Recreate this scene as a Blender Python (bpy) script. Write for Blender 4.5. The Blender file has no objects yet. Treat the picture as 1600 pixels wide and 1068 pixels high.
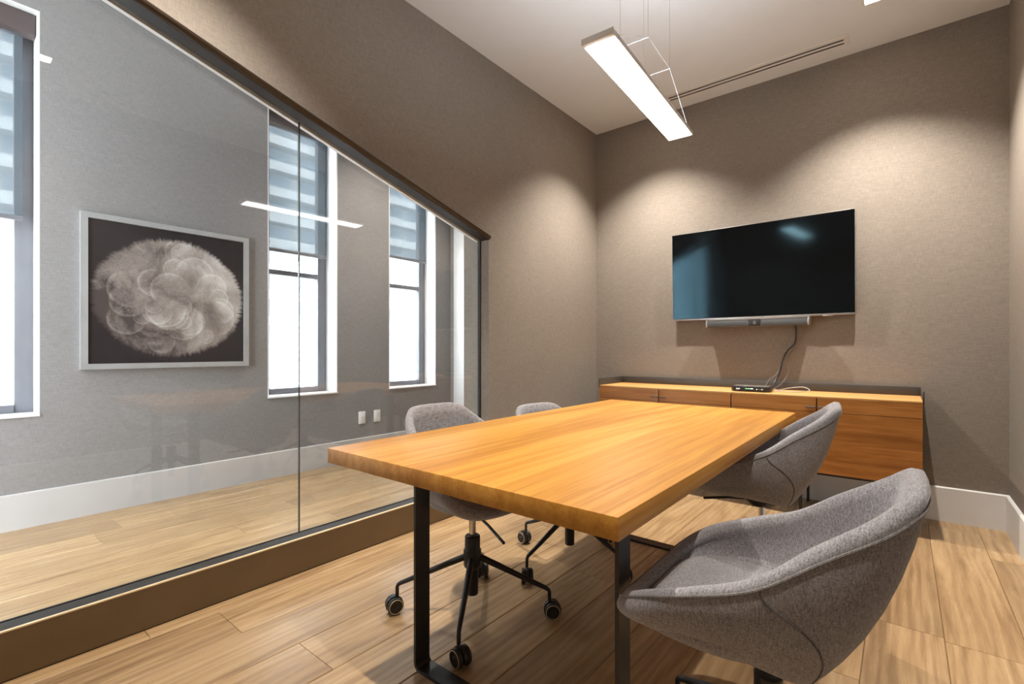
import bpy, bmesh, math, random
from mathutils import Vector, Matrix
random.seed(7)
R = math.radians
scene = bpy.context.scene
COL = scene.collection

# ------------------------------------------------------------------ camera
cam_data = bpy.data.cameras.new('camera')
cam_data.sensor_fit = 'HORIZONTAL'; cam_data.sensor_width = 36.0
cam_data.lens = 36.0 * 752.85 / 1600.0
cam_data.shift_y = 12.0 / 1600.0
cam_data.clip_start = 0.02; cam_data.clip_end = 400
cam = bpy.data.objects.new('camera', cam_data); COL.objects.link(cam)
cam.location = (0, 0, 1.07); cam.rotation_euler = (R(90), 0, 0.6811)
scene.camera = cam

# ------------------------------------------------------------------ world, exposure
scene.view_settings.view_transform = 'Standard'
scene.view_settings.look = 'None'
scene.view_settings.exposure = 1.55
scene.view_settings.gamma = 1.0
scene.view_settings.use_curve_mapping = False
world = bpy.data.worlds.new('overcast_sky'); scene.world = world
world.use_nodes = True
bg = world.node_tree.nodes['Background']
bg.inputs[0].default_value = (0.88, 0.94, 1.0, 1); bg.inputs[1].default_value = 5.0
scene.cycles.use_denoising = True
scene.cycles.max_bounces = 10; scene.cycles.diffuse_bounces = 6
scene.cycles.transparent_max_bounces = 16
scene.cycles.sample_clamp_indirect = 8.0
LAMP_W = 112.0           # each recessed ceiling lamp
PENDANT = 6.5          # radiance of the pendant diffuser

# ------------------------------------------------------------------ dimensions
XL, XLB = -2.248, -2.490       # room face / far face of the partition with the glazing
XG = -2.333                    # glass plane
XR, YE, YB = 0.488, 4.043, -0.45
ZC, ZC2 = 3.10, 3.60
XW = -4.10                     # inner face of the window wall in the next room
YE2 = 3.92
YO0, YO1 = -0.12, 2.514        # ends of the glazed opening

# ------------------------------------------------------------------ helpers
def tag(o, label=None, cat=None, group=None, kind=None):
    if label: o['label'] = label
    if cat: o['category'] = cat
    if group: o['group'] = group
    if kind: o['kind'] = kind
    return o
def empty(name, loc=(0, 0, 0), rz=0.0, parent=None):
    o = bpy.data.objects.new(name, None); COL.objects.link(o)
    o.location = loc; o.rotation_euler = (0, 0, rz); o.empty_display_size = 0.1
    if parent: o.parent = parent
    return o
class MB:
    def __init__(s): s.v = []; s.f = []; s.sm = []
    def add(s, vs, fs, smooth=False):
        n = len(s.v); s.v += [tuple(p) for p in vs]
        s.f += [tuple(i + n for i in f) for f in fs]; s.sm += [smooth] * len(fs)
        return s
    def box(s, x0, x1, y0, y1, z0, z1, bev=0.0, seg=2):
        bm = bmesh.new(); bmesh.ops.create_cube(bm, size=1)
        for v in bm.verts:
            v.co = Vector(((x0 + x1) / 2 + v.co.x * (x1 - x0), (y0 + y1) / 2 + v.co.y * (y1 - y0), (z0 + z1) / 2 + v.co.z * (z1 - z0)))
        if bev > 0:
            bmesh.ops.bevel(bm, geom=bm.edges[:], offset=bev, segments=seg, profile=0.5, affect='EDGES')
        return s.bm(bm, bev > 0)
    def bm(s, bm, smooth=False):
        bm.verts.index_update()
        s.add([v.co[:] for v in bm.verts], [[v.index for v in f.verts] for f in bm.faces], smooth); bm.free(); return s
    def prism(s, poly, axis, a, b):
        # poly: list of 2-tuples in the two other axes (in order), extruded along axis from a to b
        def mk(p, t):
            return {'x': (t, p[0], p[1]), 'y': (p[0], t, p[1]), 'z': (p[0], p[1], t)}[axis]
        n = len(poly)
        vs = [mk(p, a) for p in poly] + [mk(p, b) for p in poly]
        fs = [tuple(range(n))[::-1], tuple(range(n, 2 * n))] + [(i, (i + 1) % n, n + (i + 1) % n, n + i) for i in range(n)]
        return s.add(vs, fs)
    def tube(s, pts, r, n=10, closed=False, caps=True, smooth=True):
        pts = [Vector(p) for p in pts]; m = len(pts)
        rs = r if isinstance(r, (list, tuple)) else [r] * m
        up = None; rings = []
        for i, p in enumerate(pts):
            a = pts[(i - 1) % m] if (closed or i > 0) else p
            b = pts[(i + 1) % m] if (closed or i < m - 1) else p
            t = (b - a).normalized()
            if up is None:
                up = t.orthogonal().normalized()
            up = (up - t * up.dot(t))
            up = up.normalized() if up.length > 1e-6 else t.orthogonal().normalized()
            w = t.cross(up)
            rings.append([p + (up * math.cos(k * 2 * math.pi / n) + w * math.sin(k * 2 * math.pi / n)) * rs[i] for k in range(n)])
        vs = [q for ring in rings for q in ring]; fs = []
        for i in range(m if closed else m - 1):
            j = (i + 1) % m
            for k in range(n):
                fs.append((i * n + k, i * n + (k + 1) % n, j * n + (k + 1) % n, j * n + k))
        if caps and not closed:
            fs.append(tuple(range(n))[::-1]); fs.append(tuple(range((m - 1) * n, m * n)))
        return s.add(vs, fs, smooth)
    def lathe(s, prof, n=24, origin=(0, 0, 0), axis='z', smooth=True):
        vs = []; fs = []
        ox, oy, oz = origin
        for (r, h) in prof:
            for k in range(n):
                c, d = r * math.cos(2 * math.pi * k / n), r * math.sin(2 * math.pi * k / n)
                vs.append({'z': (ox + c, oy + d, oz + h), 'y': (ox + d, oy + h, oz + c), 'x': (ox + h, oy + c, oz + d)}[axis])
        m = len(prof)
        for i in range(m - 1):
            for k in range(n):
                fs.append((i * n + k, i * n + (k + 1) % n, (i + 1) * n + (k + 1) % n, (i + 1) * n + k))
        fs.append(tuple(range(n))[::-1]); fs.append(tuple(range((m - 1) * n, m * n)))
        return s.add(vs, fs, smooth)
    def mesh(s, name, mat):
        me = bpy.data.meshes.new(name); me.from_pydata(s.v, [], s.f)
        me.polygons.foreach_set('use_smooth', s.sm)
        if mat: me.materials.append(mat)
        me.update()
        bm = bmesh.new(); bm.from_mesh(me); bmesh.ops.recalc_face_normals(bm, faces=bm.faces)
        for e in bm.edges:
            if len(e.link_faces) == 2 and e.calc_face_angle(0) > R(38): e.smooth = False
        bm.to_mesh(me); bm.free()
        return me
    def build(s, name, mat, parent=None, loc=(0, 0, 0), rot=(0, 0, 0)):
        return put(name, s.mesh(name, mat), parent, loc, rot)
def put(name, me, parent=None, loc=(0, 0, 0), rot=(0, 0, 0)):
    o = bpy.data.objects.new(name, me); COL.objects.link(o)
    o.location = loc; o.rotation_euler = rot
    if parent: o.parent = parent
    return o
def catmull(P, per=8, closed=False):
    P = [Vector(p) for p in P]; out = []; n = len(P)
    for i in range(n if closed else n - 1):
        g = (lambda k: P[k % n]) if closed else (lambda k: P[max(0, min(n - 1, k))])
        a, b, c, d = g(i - 1), g(i), g(i + 1), g(i + 2)
        for k in range(per):
            t = k / per
            out.append(0.5 * ((2 * b) + (c - a) * t + (2 * a - 5 * b + 4 * c - d) * t * t + (3 * b - a - 3 * c + d) * t ** 3))
    if not closed: out.append(P[-1])
    return out

# ------------------------------------------------------------------ materials
def lin(r, g, b):
    f = lambda c: (c / 255 / 12.92) if c / 255 <= 0.04045 else ((c / 255 + 0.055) / 1.055) ** 2.4
    return (f(r), f(g), f(b), 1)
def mat_base(name, col=(0.5, 0.5, 0.5, 1), rough=0.5, metal=0.0, spec=0.5):
    m = bpy.data.materials.new(name); m.use_nodes = True
    b = m.node_tree.nodes['Principled BSDF']
    b.inputs['Base Color'].default_value = col; b.inputs['Roughness'].default_value = rough
    b.inputs['Metallic'].default_value = metal; b.inputs['Specular IOR Level'].default_value = spec
    return m, m.node_tree, b
def N(nt, typ, **kw):
    n = nt.nodes.new(typ)
    for k, v in kw.items(): setattr(n, k, v)
    return n
def mapping(nt, scale, coord='Object', rnd=False):
    tc = N(nt, 'ShaderNodeTexCoord'); mp = N(nt, 'ShaderNodeMapping'); mp.inputs['Scale'].default_value = scale
    src = tc.outputs[coord]
    if rnd:
        oi = N(nt, 'ShaderNodeObjectInfo'); mu = N(nt, 'ShaderNodeMath', operation='MULTIPLY'); mu.inputs[1].default_value = 53.0
        nt.links.new(oi.outputs['Random'], mu.inputs[0])
        ad = N(nt, 'ShaderNodeVectorMath', operation='ADD'); nt.links.new(src, ad.inputs[0]); nt.links.new(mu.outputs[0], ad.inputs[1])
        src = ad.outputs[0]
    nt.links.new(src, mp.inputs['Vector']); return mp.outputs[0]
def noise(nt, vec, scale=1.0, detail=4, rough=0.55, dist=0.0):
    n = N(nt, 'ShaderNodeTexNoise'); n.inputs['Scale'].default_value = scale; n.inputs['Detail'].default_value = detail
    n.inputs['Roughness'].default_value = rough; n.inputs['Distortion'].default_value = dist
    nt.links.new(vec, n.inputs['Vector']); return n.outputs['Fac']
def ramp(nt, fac, stops):
    r = N(nt, 'ShaderNodeValToRGB'); e = r.color_ramp.elements
    while len(e) < len(stops): e.new(0.5)
    for i, (p, c) in enumerate(stops): e[i].position = p; e[i].color = c
    nt.links.new(fac, r.inputs[0]); return r.outputs[0]
def mixc(nt, a, b, fac, typ='MIX'):
    m = N(nt, 'ShaderNodeMix', data_type='RGBA', blend_type=typ)
    for s, i in ((fac, 0), (a, 6), (b, 7)):
        if hasattr(s, 'links'): nt.links.new(s, m.inputs[i])
        else: m.inputs[i].default_value = s
    return m.outputs[2]
def math2(nt, op, a, b):
    m = N(nt, 'ShaderNodeMath', operation=op)
    for i, s in enumerate((a, b)):
        if hasattr(s, 'links'): nt.links.new(s, m.inputs[i])
        else: m.inputs[i].default_value = s
    return m.outputs[0]
def bump(nt, bsdf, h, strength=0.2, dist=0.002):
    b = N(nt, 'ShaderNodeBump'); b.inputs['Strength'].default_value = strength; b.inputs['Distance'].default_value = dist
    nt.links.new(h, b.inputs['Height']); nt.links.new(b.outputs[0], bsdf.inputs['Normal'])

def plain(name, col, rough=0.5, metal=0.0, spec=0.5, var=0.06, vs=6.0):
    """a flat paint, plastic or metal with faint procedural unevenness"""
    m, nt, b = mat_base(name, col, rough, metal, spec)
    n = noise(nt, mapping(nt, (vs, vs, vs)), 1, 3)
    c2 = tuple(min(1, c * (1 - 2 * var)) for c in col[:3]) + (1,); c3 = tuple(min(1, c * (1 + var)) for c in col[:3]) + (1,)
    nt.links.new(ramp(nt, n, [(0.3, c2), (0.7, c3)]), b.inputs['Base Color'])
    return m
def wallpaper(name, col):
    m, nt, b = mat_base(name, col, 0.85, 0, 0.25)
    n1 = noise(nt, mapping(nt, (420, 420, 24)), 1, 2); n2 = noise(nt, mapping(nt, (34, 34, 420)), 1, 2)
    n3 = noise(nt, mapping(nt, (1.2, 1.2, 1.2)), 1, 3)
    s = math2(nt, 'ADD', n1, n2); h = math2(nt, 'MULTIPLY', s, 0.5)
    dk = tuple(c * 0.80 for c in col[:3]) + (1,); lt = tuple(min(1, c * 1.20) for c in col[:3]) + (1,)
    c = ramp(nt, h, [(0.34, dk), (0.66, lt)])
    c2 = mixc(nt, c, ramp(nt, n3, [(0.3, (0.90, 0.90, 0.90, 1)), (0.7, (1, 1, 1, 1))]), 1.0, 'MULTIPLY')
    nt.links.new(c2, b.inputs['Base Color']); bump(nt, b, h, 0.35, 0.001)
    return m
def wood(name, dark, mid, light, rough=0.38, across=7.0, along=0.55, axis='y', rnd=False, spec=0.5, band=0.0, vary=0.0, fig=1.0, wv_=0.10, ct=(0.30, 0.74)):
    m, nt, b = mat_base(name, mid, rough, 0, spec)
    def sc(a, l): return {'y': (a, l, a), 'x': (l, a, a), 'z': (a, a, l)}[axis]
    v = mapping(nt, sc(across, along), rnd=rnd)
    n1 = noise(nt, v, 1.0, 5, 0.6, 1.4 * fig)
    v2 = mapping(nt, sc(across * 22, along * 4), rnd=rnd); n2 = noise(nt, v2, 1.0, 3, 0.6)
    w = N(nt, 'ShaderNodeTexWave', wave_type='BANDS', bands_direction='X' if axis != 'x' else 'Y'); w.inputs['Scale'].default_value = 1.2
    w.inputs['Distortion'].default_value = 9.0 * fig; w.inputs['Detail'].default_value = 3; w.inputs['Detail Scale'].default_value = 1.1
    nt.links.new(v, w.inputs['Vector'])
    a = math2(nt, 'ADD', math2(nt, 'MULTIPLY', n1, 0.62), math2(nt, 'MULTIPLY', w.outputs['Fac'], wv_))
    g = math2(nt, 'ADD', a, math2(nt, 'MULTIPLY', n2, 0.26))
    c = ramp(nt, g, [(ct[0], dark), (0.52, mid), (ct[1], light)])
    if vary:
        oi = N(nt, 'ShaderNodeObjectInfo')
        c = mixc(nt, c, ramp(nt, oi.outputs['Random'], [(0.0, (1 - vary, 1 - vary, 1 - vary * 0.9, 1)), (1.0, (1, 1, 1, 1))]), 1.0, 'MULTIPLY')
    nt.links.new(c, b.inputs['Base Color'])
    rr = ramp(nt, n2, [(0.3, (rough + 0.08,) * 3 + (1,)), (0.7, (rough - 0.05,) * 3 + (1,))]); nt.links.new(rr, b.inputs['Roughness'])
    bump(nt, b, n2, 0.12, 0.0006)
    return m
def fabric(name, c0, c1):
    m, nt, b = mat_base(name, c0, 0.95, 0, 0.15)
    n1 = noise(nt, mapping(nt, (330, 330, 330)), 1, 3, 0.7); n2 = noise(nt, mapping(nt, (9, 9, 9)), 1, 2)
    n3 = noise(nt, mapping(nt, (420, 60, 90)), 1, 2)
    h = math2(nt, 'ADD', math2(nt, 'MULTIPLY', n1, 0.65), math2(nt, 'MULTIPLY', n3, 0.35))
    c = ramp(nt, h, [(0.36, c0), (0.64, c1)])
    c = mixc(nt, c, ramp(nt, n2, [(0.3, (0.92, 0.92, 0.92, 1)), (0.7, (1, 1, 1, 1))]), 1.0, 'MULTIPLY')
    nt.links.new(c, b.inputs['Base Color']); bump(nt, b, h, 0.5, 0.0012)
    b.inputs['Sheen Weight'].default_value = 0.25; b.inputs['Sheen Roughness'].default_value = 0.5
    return m
def emit(name, col, strength):
    m = bpy.data.materials.new(name); m.use_nodes = True; nt = m.node_tree
    nt.nodes.remove(nt.nodes['Principled BSDF']); e = N(nt, 'ShaderNodeEmission')
    e.inputs[0].default_value = col; e.inputs[1].default_value = strength
    nt.links.new(e.outputs[0], nt.nodes['Material Output'].inputs[0]); return m
def clear_glass(name, tint, f0=0.045):
    m = bpy.data.materials.new(name); m.use_nodes = True; nt = m.node_tree
    nt.nodes.remove(nt.nodes['Principled BSDF'])
    tr = N(nt, 'ShaderNodeBsdfTransparent'); tr.inputs[0].default_value = tint
    gl = N(nt, 'ShaderNodeBsdfGlossy'); gl.inputs['Roughness'].default_value = 0.0
    lw = N(nt, 'ShaderNodeLayerWeight'); lw.inputs['Blend'].default_value = 0.5
    p = math2(nt, 'POWER', lw.outputs['Facing'], 5.0)
    f = math2(nt, 'ADD', math2(nt, 'MULTIPLY', p, 1 - f0), f0)
    mx = N(nt, 'ShaderNodeMixShader'); nt.links.new(f, mx.inputs[0])
    nt.links.new(tr.outputs[0], mx.inputs[1]); nt.links.new(gl.outputs[0], mx.inputs[2])
    nt.links.new(mx.outputs[0], nt.nodes['Material Output'].inputs[0]); return m
def sheer(name, col, through):
    m = bpy.data.materials.new(name); m.use_nodes = True; nt = m.node_tree
    nt.nodes.remove(nt.nodes['Principled BSDF'])
    tr = N(nt, 'ShaderNodeBsdfTransparent'); tr.inputs[0].default_value = (1, 1, 1, 1)
    df = N(nt, 'ShaderNodeBsdfDiffuse'); tl = N(nt, 'ShaderNodeBsdfTranslucent')
    n = noise(nt, mapping(nt, (300, 300, 300)), 1, 2)
    c = ramp(nt, n, [(0.3, tuple(k * 0.85 for k in col[:3]) + (1,)), (0.7, col)])
    nt.links.new(c, df.inputs[0]); nt.links.new(c, tl.inputs[0])
    a = N(nt, 'ShaderNodeMixShader'); a.inputs[0].default_value = 0.4
    nt.links.new(df.outputs[0], a.inputs[1]); nt.links.new(tl.outputs[0], a.inputs[2])
    mx = N(nt, 'ShaderNodeMixShader'); mx.inputs[0].default_value = through
    nt.links.new(a.outputs[0], mx.inputs[1]); nt.links.new(tr.outputs[0], mx.inputs[2])
    nt.links.new(mx.outputs[0], nt.nodes['Material Output'].inputs[0]); return m

M = {}
M['wall'] = wallpaper('taupe_linen_wallpaper', (0.245, 0.213, 0.183, 1))
M['wall2'] = wallpaper('grey_linen_wallpaper', (0.240, 0.227, 0.224, 1))
M['ceil'] = plain('white_ceiling_paint', (0.70, 0.73, 0.76, 1), 0.9, spec=0.2, var=0.01)
M['white'] = plain('white_trim_paint', (0.72, 0.72, 0.72, 1), 0.45, var=0.015)
M['plank'] = wood('oak_floor_plank', (0.235, 0.138, 0.066, 1), (0.43, 0.280, 0.142, 1), (0.57, 0.41, 0.235, 1), 0.30, 7, 0.8, 'y', rnd=True, vary=0.22, fig=1.3)
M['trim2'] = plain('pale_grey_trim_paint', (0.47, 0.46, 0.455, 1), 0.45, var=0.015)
M['subfloor'] = plain('dark_subfloor', (0.03, 0.022, 0.015, 1), 0.9)
M['table'] = wood('honey_oak_veneer', (0.37, 0.155, 0.018, 1), (0.52, 0.250, 0.040, 1), (0.63, 0.335, 0.075, 1), 0.42, 5, 0.42, 'y', fig=0.9, wv_=0.05, spec=0.4, ct=(0.38, 0.66))
M['walnut'] = wood('walnut_front', (0.26, 0.095, 0.016, 1), (0.46, 0.190, 0.042, 1), (0.57, 0.265, 0.080, 1), 0.38, 9, 0.9, 'x', fig=1.1, ct=(0.34, 0.70))
M['credtop'] = wood('oak_top', (0.46, 0.22, 0.06, 1), (0.62, 0.34, 0.12, 1), (0.72, 0.44, 0.18, 1), 0.38, 8, 0.6, 'x', fig=0.6)
M['black'] = plain('black_powder_coat', (0.014, 0.014, 0.016, 1), 0.38, 0.0, 0.5, 0.1, 40)
M['bronze'] = plain('dark_bronze_metal', (0.150, 0.100, 0.052, 1), 0.36, 0.35, 0.5, 0.08, 3)
M['bronze_head'] = plain('dark_brown_satin_metal', (0.05, 0.034, 0.024, 1), 0.22, 0.2, 0.6, 0.08, 3)
M['rim_and_glint'] = plain('brass_rim_and_glint', (0.75, 0.58, 0.36, 1), 0.4, 0.3, 0.5, 0.05)  # caster rims; on the sill it paints in the edge highlight
M['bronze_dark'] = plain('black_bronze_channel', (0.018, 0.014, 0.012, 1), 0.6, 0.0, 0.5, 0.08, 3)
M['glass'] = clear_glass('partition_glass', (0.975, 0.985, 0.98, 1))
M['wglass'] = clear_glass('window_glass', (0.96, 0.98, 0.98, 1))
M['fabric'] = fabric('grey_melange_fabric', (0.130, 0.129, 0.140, 1), (0.40, 0.385, 0.405, 1))
M['piping'] = fabric('grey_piping', (0.095, 0.09, 0.09, 1), (0.28, 0.265, 0.26, 1))
M['seam'] = fabric('seam_thread', (0.05, 0.047, 0.047, 1), (0.14, 0.13, 0.128, 1))
M['chrome'] = plain('chrome', (0.62, 0.62, 0.63, 1), 0.16, 1.0, 0.5, 0.02)
M['rubber'] = plain('black_rubber', (0.02, 0.02, 0.021, 1), 0.42, 0, 0.5, 0.1, 60)
M['greyp'] = plain('grey_plastic', (0.12, 0.12, 0.125, 1), 0.4, 0, 0.5, 0.05)
M['silver'] = plain('brushed_silver', (0.52, 0.50, 0.48, 1), 0.3, 0.9, 0.5, 0.04, 30)
M['alu'] = plain('satin_aluminium_frame', (0.55, 0.56, 0.57, 1), 0.38, 0.6, 0.5, 0.04, 8)
M['wframe'] = plain('grey_window_frame', (0.17, 0.17, 0.19, 1), 0.45, 0.2, 0.5, 0.05)
M['plate'] = plain('white_plastic_plate', (0.78, 0.78, 0.77, 1), 0.35, 0, 0.5, 0.01)
M['grille'] = plain('grey_mesh_grille', (0.10, 0.108, 0.116, 1), 0.6, 0.3, 0.5, 0.3, 500)
M['tray'] = plain('dark_grey_metal_tray', (0.075, 0.070, 0.066, 1), 0.45, 0.3, 0.5, 0.05)
M['blind'] = sheer('sheer_roller_fabric', (0.12, 0.14, 0.16, 1), 0.34)
M['cassette'] = plain('brown_blind_cassette', (0.085, 0.065, 0.065, 1), 0.6, 0, 0.3, 0.05)
M['pend_lens'] = emit('pendant_diffuser', (1.0, 0.96, 0.90, 1), PENDANT)
M['pend_added_up'] = emit('added_pendant_uplight', (0.92, 0.96, 1.0, 1), 18.0)  # glow of the invented panel that lifts the ceiling
M['lamp_lens'] = emit('downlight_lens', (1.0, 0.80, 0.55, 1), 30.0)
M['led_green'] = emit('green_led', (0.15, 1.0, 0.2, 1), 2.0)
M['led_white'] = emit('white_led', (1, 0.97, 0.9, 1), 1.2)
M['facade'] = plain('pale_concrete', (0.52, 0.53, 0.53, 1), 0.8, var=0.03, vs=0.2)
M['fglass'] = plain('blue_grey_glazing', (0.34, 0.40, 0.45, 1), 0.35, 0, 0.4, 0.12, 0.4)
M['snow'] = plain('pale_ground', (0.72, 0.72, 0.72, 1), 0.9, var=0.04, vs=0.1)
m, nt, b = mat_base('glossy_black_screen', (0.003, 0.003, 0.0035, 1), 0.10, 0, 0.36)
b.inputs['Specular Tint'].default_value = (0.42, 0.80, 1.0, 1)
n = noise(nt, mapping(nt, (2, 2, 2)), 1, 2); nt.links.new(ramp(nt, n, [(0, (0.09,) * 3 + (1,)), (1, (0.11,) * 3 + (1,))]), b.inputs['Roughness'])
M['screen'] = m

# artwork print: a pale feathery ball of overlapping fans on a near-black ground (flat print, framed)
m, nt, b = mat_base('feathery_ball_print', (0.05, 0.05, 0.05, 1), 0.25, 0, 0.5)
tc = N(nt, 'ShaderNodeTexCoord'); o = tc.outputs['Object']
sp = N(nt, 'ShaderNodeSeparateXYZ'); nt.links.new(o, sp.inputs[0])
yy = math2(nt, 'ADD', sp.outputs[1], 0.0); zz = math2(nt, 'ADD', sp.outputs[2], 0.012)
r2 = math2(nt, 'SQRT', math2(nt, 'ADD', math2(nt, 'MULTIPLY', yy, yy), math2(nt, 'MULTIPLY', math2(nt, 'MULTIPLY', zz, zz), 1.22)), 0)
ang = math2(nt, 'ARCTAN2', zz, yy)
cv = N(nt, 'ShaderNodeCombineXYZ'); nt.links.new(math2(nt, 'MULTIPLY', ang, 14.0), cv.inputs[0]); nt.links.new(math2(nt, 'MULTIPLY', r2, 3.0), cv.inputs[1])
fray = noise(nt, cv.outputs[0], 1.6, 4, 0.7)
lob = noise(nt, mapping(nt, (5, 5, 5)), 1, 2)
edge = math2(nt, 'ADD', math2(nt, 'ADD', r2, math2(nt, 'MULTIPLY', math2(nt, 'SUBTRACT', fray, 0.5), 0.085)), math2(nt, 'MULTIPLY', math2(nt, 'SUBTRACT', lob, 0.5), 0.05))
mask = ramp(nt, edge, [(0.438, (1, 1, 1, 1)), (0.470, (0, 0, 0, 1))])
fine = noise(nt, mapping(nt, (46, 46, 46)), 1, 4, 0.7, 1.5)
big = noise(nt, mapping(nt, (4.2, 4.2, 4.2)), 1, 4, 0.55, 0.8)
side = math2(nt, 'MULTIPLY', math2(nt, 'ADD', yy, math2(nt, 'MULTIPLY', zz, 0.5)), 0.36)
br = math2(nt, 'ADD', math2(nt, 'MULTIPLY', fine, 0.26), math2(nt, 'ADD', math2(nt, 'MULTIPLY', big, 0.72), side))
rnd = random.Random(3)
for k in range(24):                       # overlapping fans: each a soft pale disc with a thin bright rim and fine ribs
    ca = rnd.uniform(0, 6.28); cr = rnd.uniform(0.05, 0.34); fr = rnd.uniform(0.05, 0.14)
    dy = math2(nt, 'SUBTRACT', yy, cr * math.cos(ca)); dz = math2(nt, 'SUBTRACT', zz, cr * math.sin(ca))
    dd = math2(nt, 'SQRT', math2(nt, 'ADD', math2(nt, 'MULTIPLY', dy, dy), math2(nt, 'MULTIPLY', dz, dz)), 0)
    rib = math2(nt, 'MULTIPLY', math2(nt, 'SINE', math2(nt, 'MULTIPLY', math2(nt, 'ARCTAN2', dz, dy), 46.0), 0), 0.03)
    prof = ramp(nt, math2(nt, 'DIVIDE', dd, fr), [(0.0, (0.06, 0.06, 0.06, 1)), (0.80, (0.10, 0.10, 0.10, 1)), (0.93, (0.19, 0.19, 0.19, 1)), (1.0, (0, 0, 0, 1))])
    half = ramp(nt, math2(nt, 'ADD', math2(nt, 'MULTIPLY', math2(nt, 'ADD', math2(nt, 'MULTIPLY', dy, math.cos(ca + 0.6)), math2(nt, 'MULTIPLY', dz, math.sin(ca + 0.6))), 4.0), 0.5), [(0.35, (0, 0, 0, 1)), (0.7, (1, 1, 1, 1))])
    br = math2(nt, 'ADD', br, math2(nt, 'MULTIPLY', math2(nt, 'MULTIPLY', prof, math2(nt, 'ADD', rib, 0.62)), half))
tone = ramp(nt, br, [(0.34, (0.06, 0.046, 0.045, 1)), (0.54, (0.25, 0.21, 0.19, 1)), (0.86, (0.60, 0.56, 0.53, 1))])
nt.links.new(mixc(nt, (0.018, 0.015, 0.018, 1), tone, mask), b.inputs['Base Color'])
M['print'] = m

# ------------------------------------------------------------------ the setting: floors
def plank_mesh(w, L):
    h, c = 0.012, 0.0024
    x, y, e = w / 2 - 0.0006, L / 2 - 0.0006, 0.0008
    vs = [(-x, -y, -h), (x, -y, -h), (x, y, -h), (-x, y, -h), (-x, -y, -c), (x, -y, -c), (x, y, -c), (-x, y, -c),
          (-x + c, -y + e, 0), (x - c, -y + e, 0), (x - c, y - e, 0), (-x + c, y - e, 0)]
    fs = [(0, 3, 2, 1), (8, 9, 10, 11)]
    for a, b_ in ((0, 4), (4, 8)):
        for i in range(4): fs.append((a + i, a + (i + 1) % 4, b_ + (i + 1) % 4, b_ + i))
    mb = MB(); mb.add(vs, fs); return mb.mesh('plank', M['plank'])
_pm = {}
def lay_planks(parent, x0, x1, y0, y1, xs, W, L):
    k0 = math.floor((x0 - xs) / W); x = xs + k0 * W; row = 0
    while x < x1 - 0.01:
        a, b_ = max(x, x0), min(x + W, x1)
        if b_ - a > 0.01:
            y = y0 - random.uniform(0.1, L - 0.1)
            while y < y1 - 0.01:
                c, d = max(y, y0), min(y + L, y1)
                if d - c > 0.02:
                    key = (round(b_ - a, 3), round(d - c, 3))
                    if key not in _pm: _pm[key] = plank_mesh(*key)
                    put('plank', _pm[key], parent, ((a + b_) / 2, (c + d) / 2, 0))
                y += L
        x += W; row += 1
fl = MB().box(XLB, XR + 0.2, YB - 0.2, YE + 0.2, -0.15, -0.012).build('floor', M['subfloor']); tag(fl, 'oak plank floor of the meeting room under the table', 'floor', kind='structure')
lay_planks(fl, XL + 0.002, XR - 0.002, YB + 0.002, YE - 0.002, 0.121, 0.229, 1.52)
fl2 = MB().box(XW - 0.25, XLB, -2.2, YE + 0.2, -0.15, -0.012).build('floor', M['subfloor']); tag(fl2, 'oak plank floor of the room behind the glass', 'floor', kind='structure')
lay_planks(fl2, XW + 0.002, XLB - 0.002, -2.0, YE2 - 0.002, -3.88, 0.229, 1.52)
lay_planks(fl2, XLB - 0.002, XG - 0.016, YO0 + 0.002, YO1 - 0.002, XLB - 0.002, 0.229, 1.52)

# ------------------------------------------------------------------ walls and ceilings
def struct(o, label, cat): return tag(o, label, cat, kind='structure')
struct(MB().box(XL - 0.05, XR + 0.2, YE, YE + 0.2, 0, ZC2).build('wall_end', M['wall']), 'taupe linen wall behind the television', 'wall')
struct(MB().box(XR, XR + 0.2, YB - 0.2, YE, 0, ZC2).build('wall_right', M['wall']), 'taupe linen wall at the right edge of the picture', 'wall')
struct(MB().box(XLB, XR, YB - 0.2, YB, 0, ZC2).build('wall_back', M['wall']), 'taupe linen wall behind the camera', 'wall')
# partition with the glazed opening; the head of the opening rakes upward towards the camera
SLOPE = -0.2717
def head(y): return 1.854 + (y - 2.51) * SLOPE
SILL = 0.163
wl = MB()
wl.prism([(YO1, 0), (YE + 0.2, 0), (YE + 0.2, ZC2), (YO1, ZC2)], 'x', XLB, XL)
wl.prism([(YO0, head(YO0)), (YO1, head(YO1)), (YO1, ZC2), (YO0, ZC2)], 'x', XG - 0.036, XL)
wl.prism([(YB - 0.2, 0), (YO0, 0), (YO0, ZC2), (YB - 0.2, ZC2)], 'x', XLB, XL)
wl.prism([(YO0, 0), (YO1, 0), (YO1, SILL - 0.012), (YO0, SILL - 0.012)], 'x', XG - 0.014, XL - 0.012)
struct(wl.build('wall_left', M['wall']), 'taupe linen partition around the raked glass opening', 'wall')
struct(MB().box(XL, XR, YB, YE, ZC, ZC + 0.3).build('ceiling', M['ceil']), 'flat white ceiling above the meeting table', 'ceiling')
struct(MB().box(XW, XLB, -2.0, YE2, ZC2 - 0.05, ZC2 + 0.3).build('ceiling', M['ceil']), 'white ceiling of the room behind the glass', 'ceiling')

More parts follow.
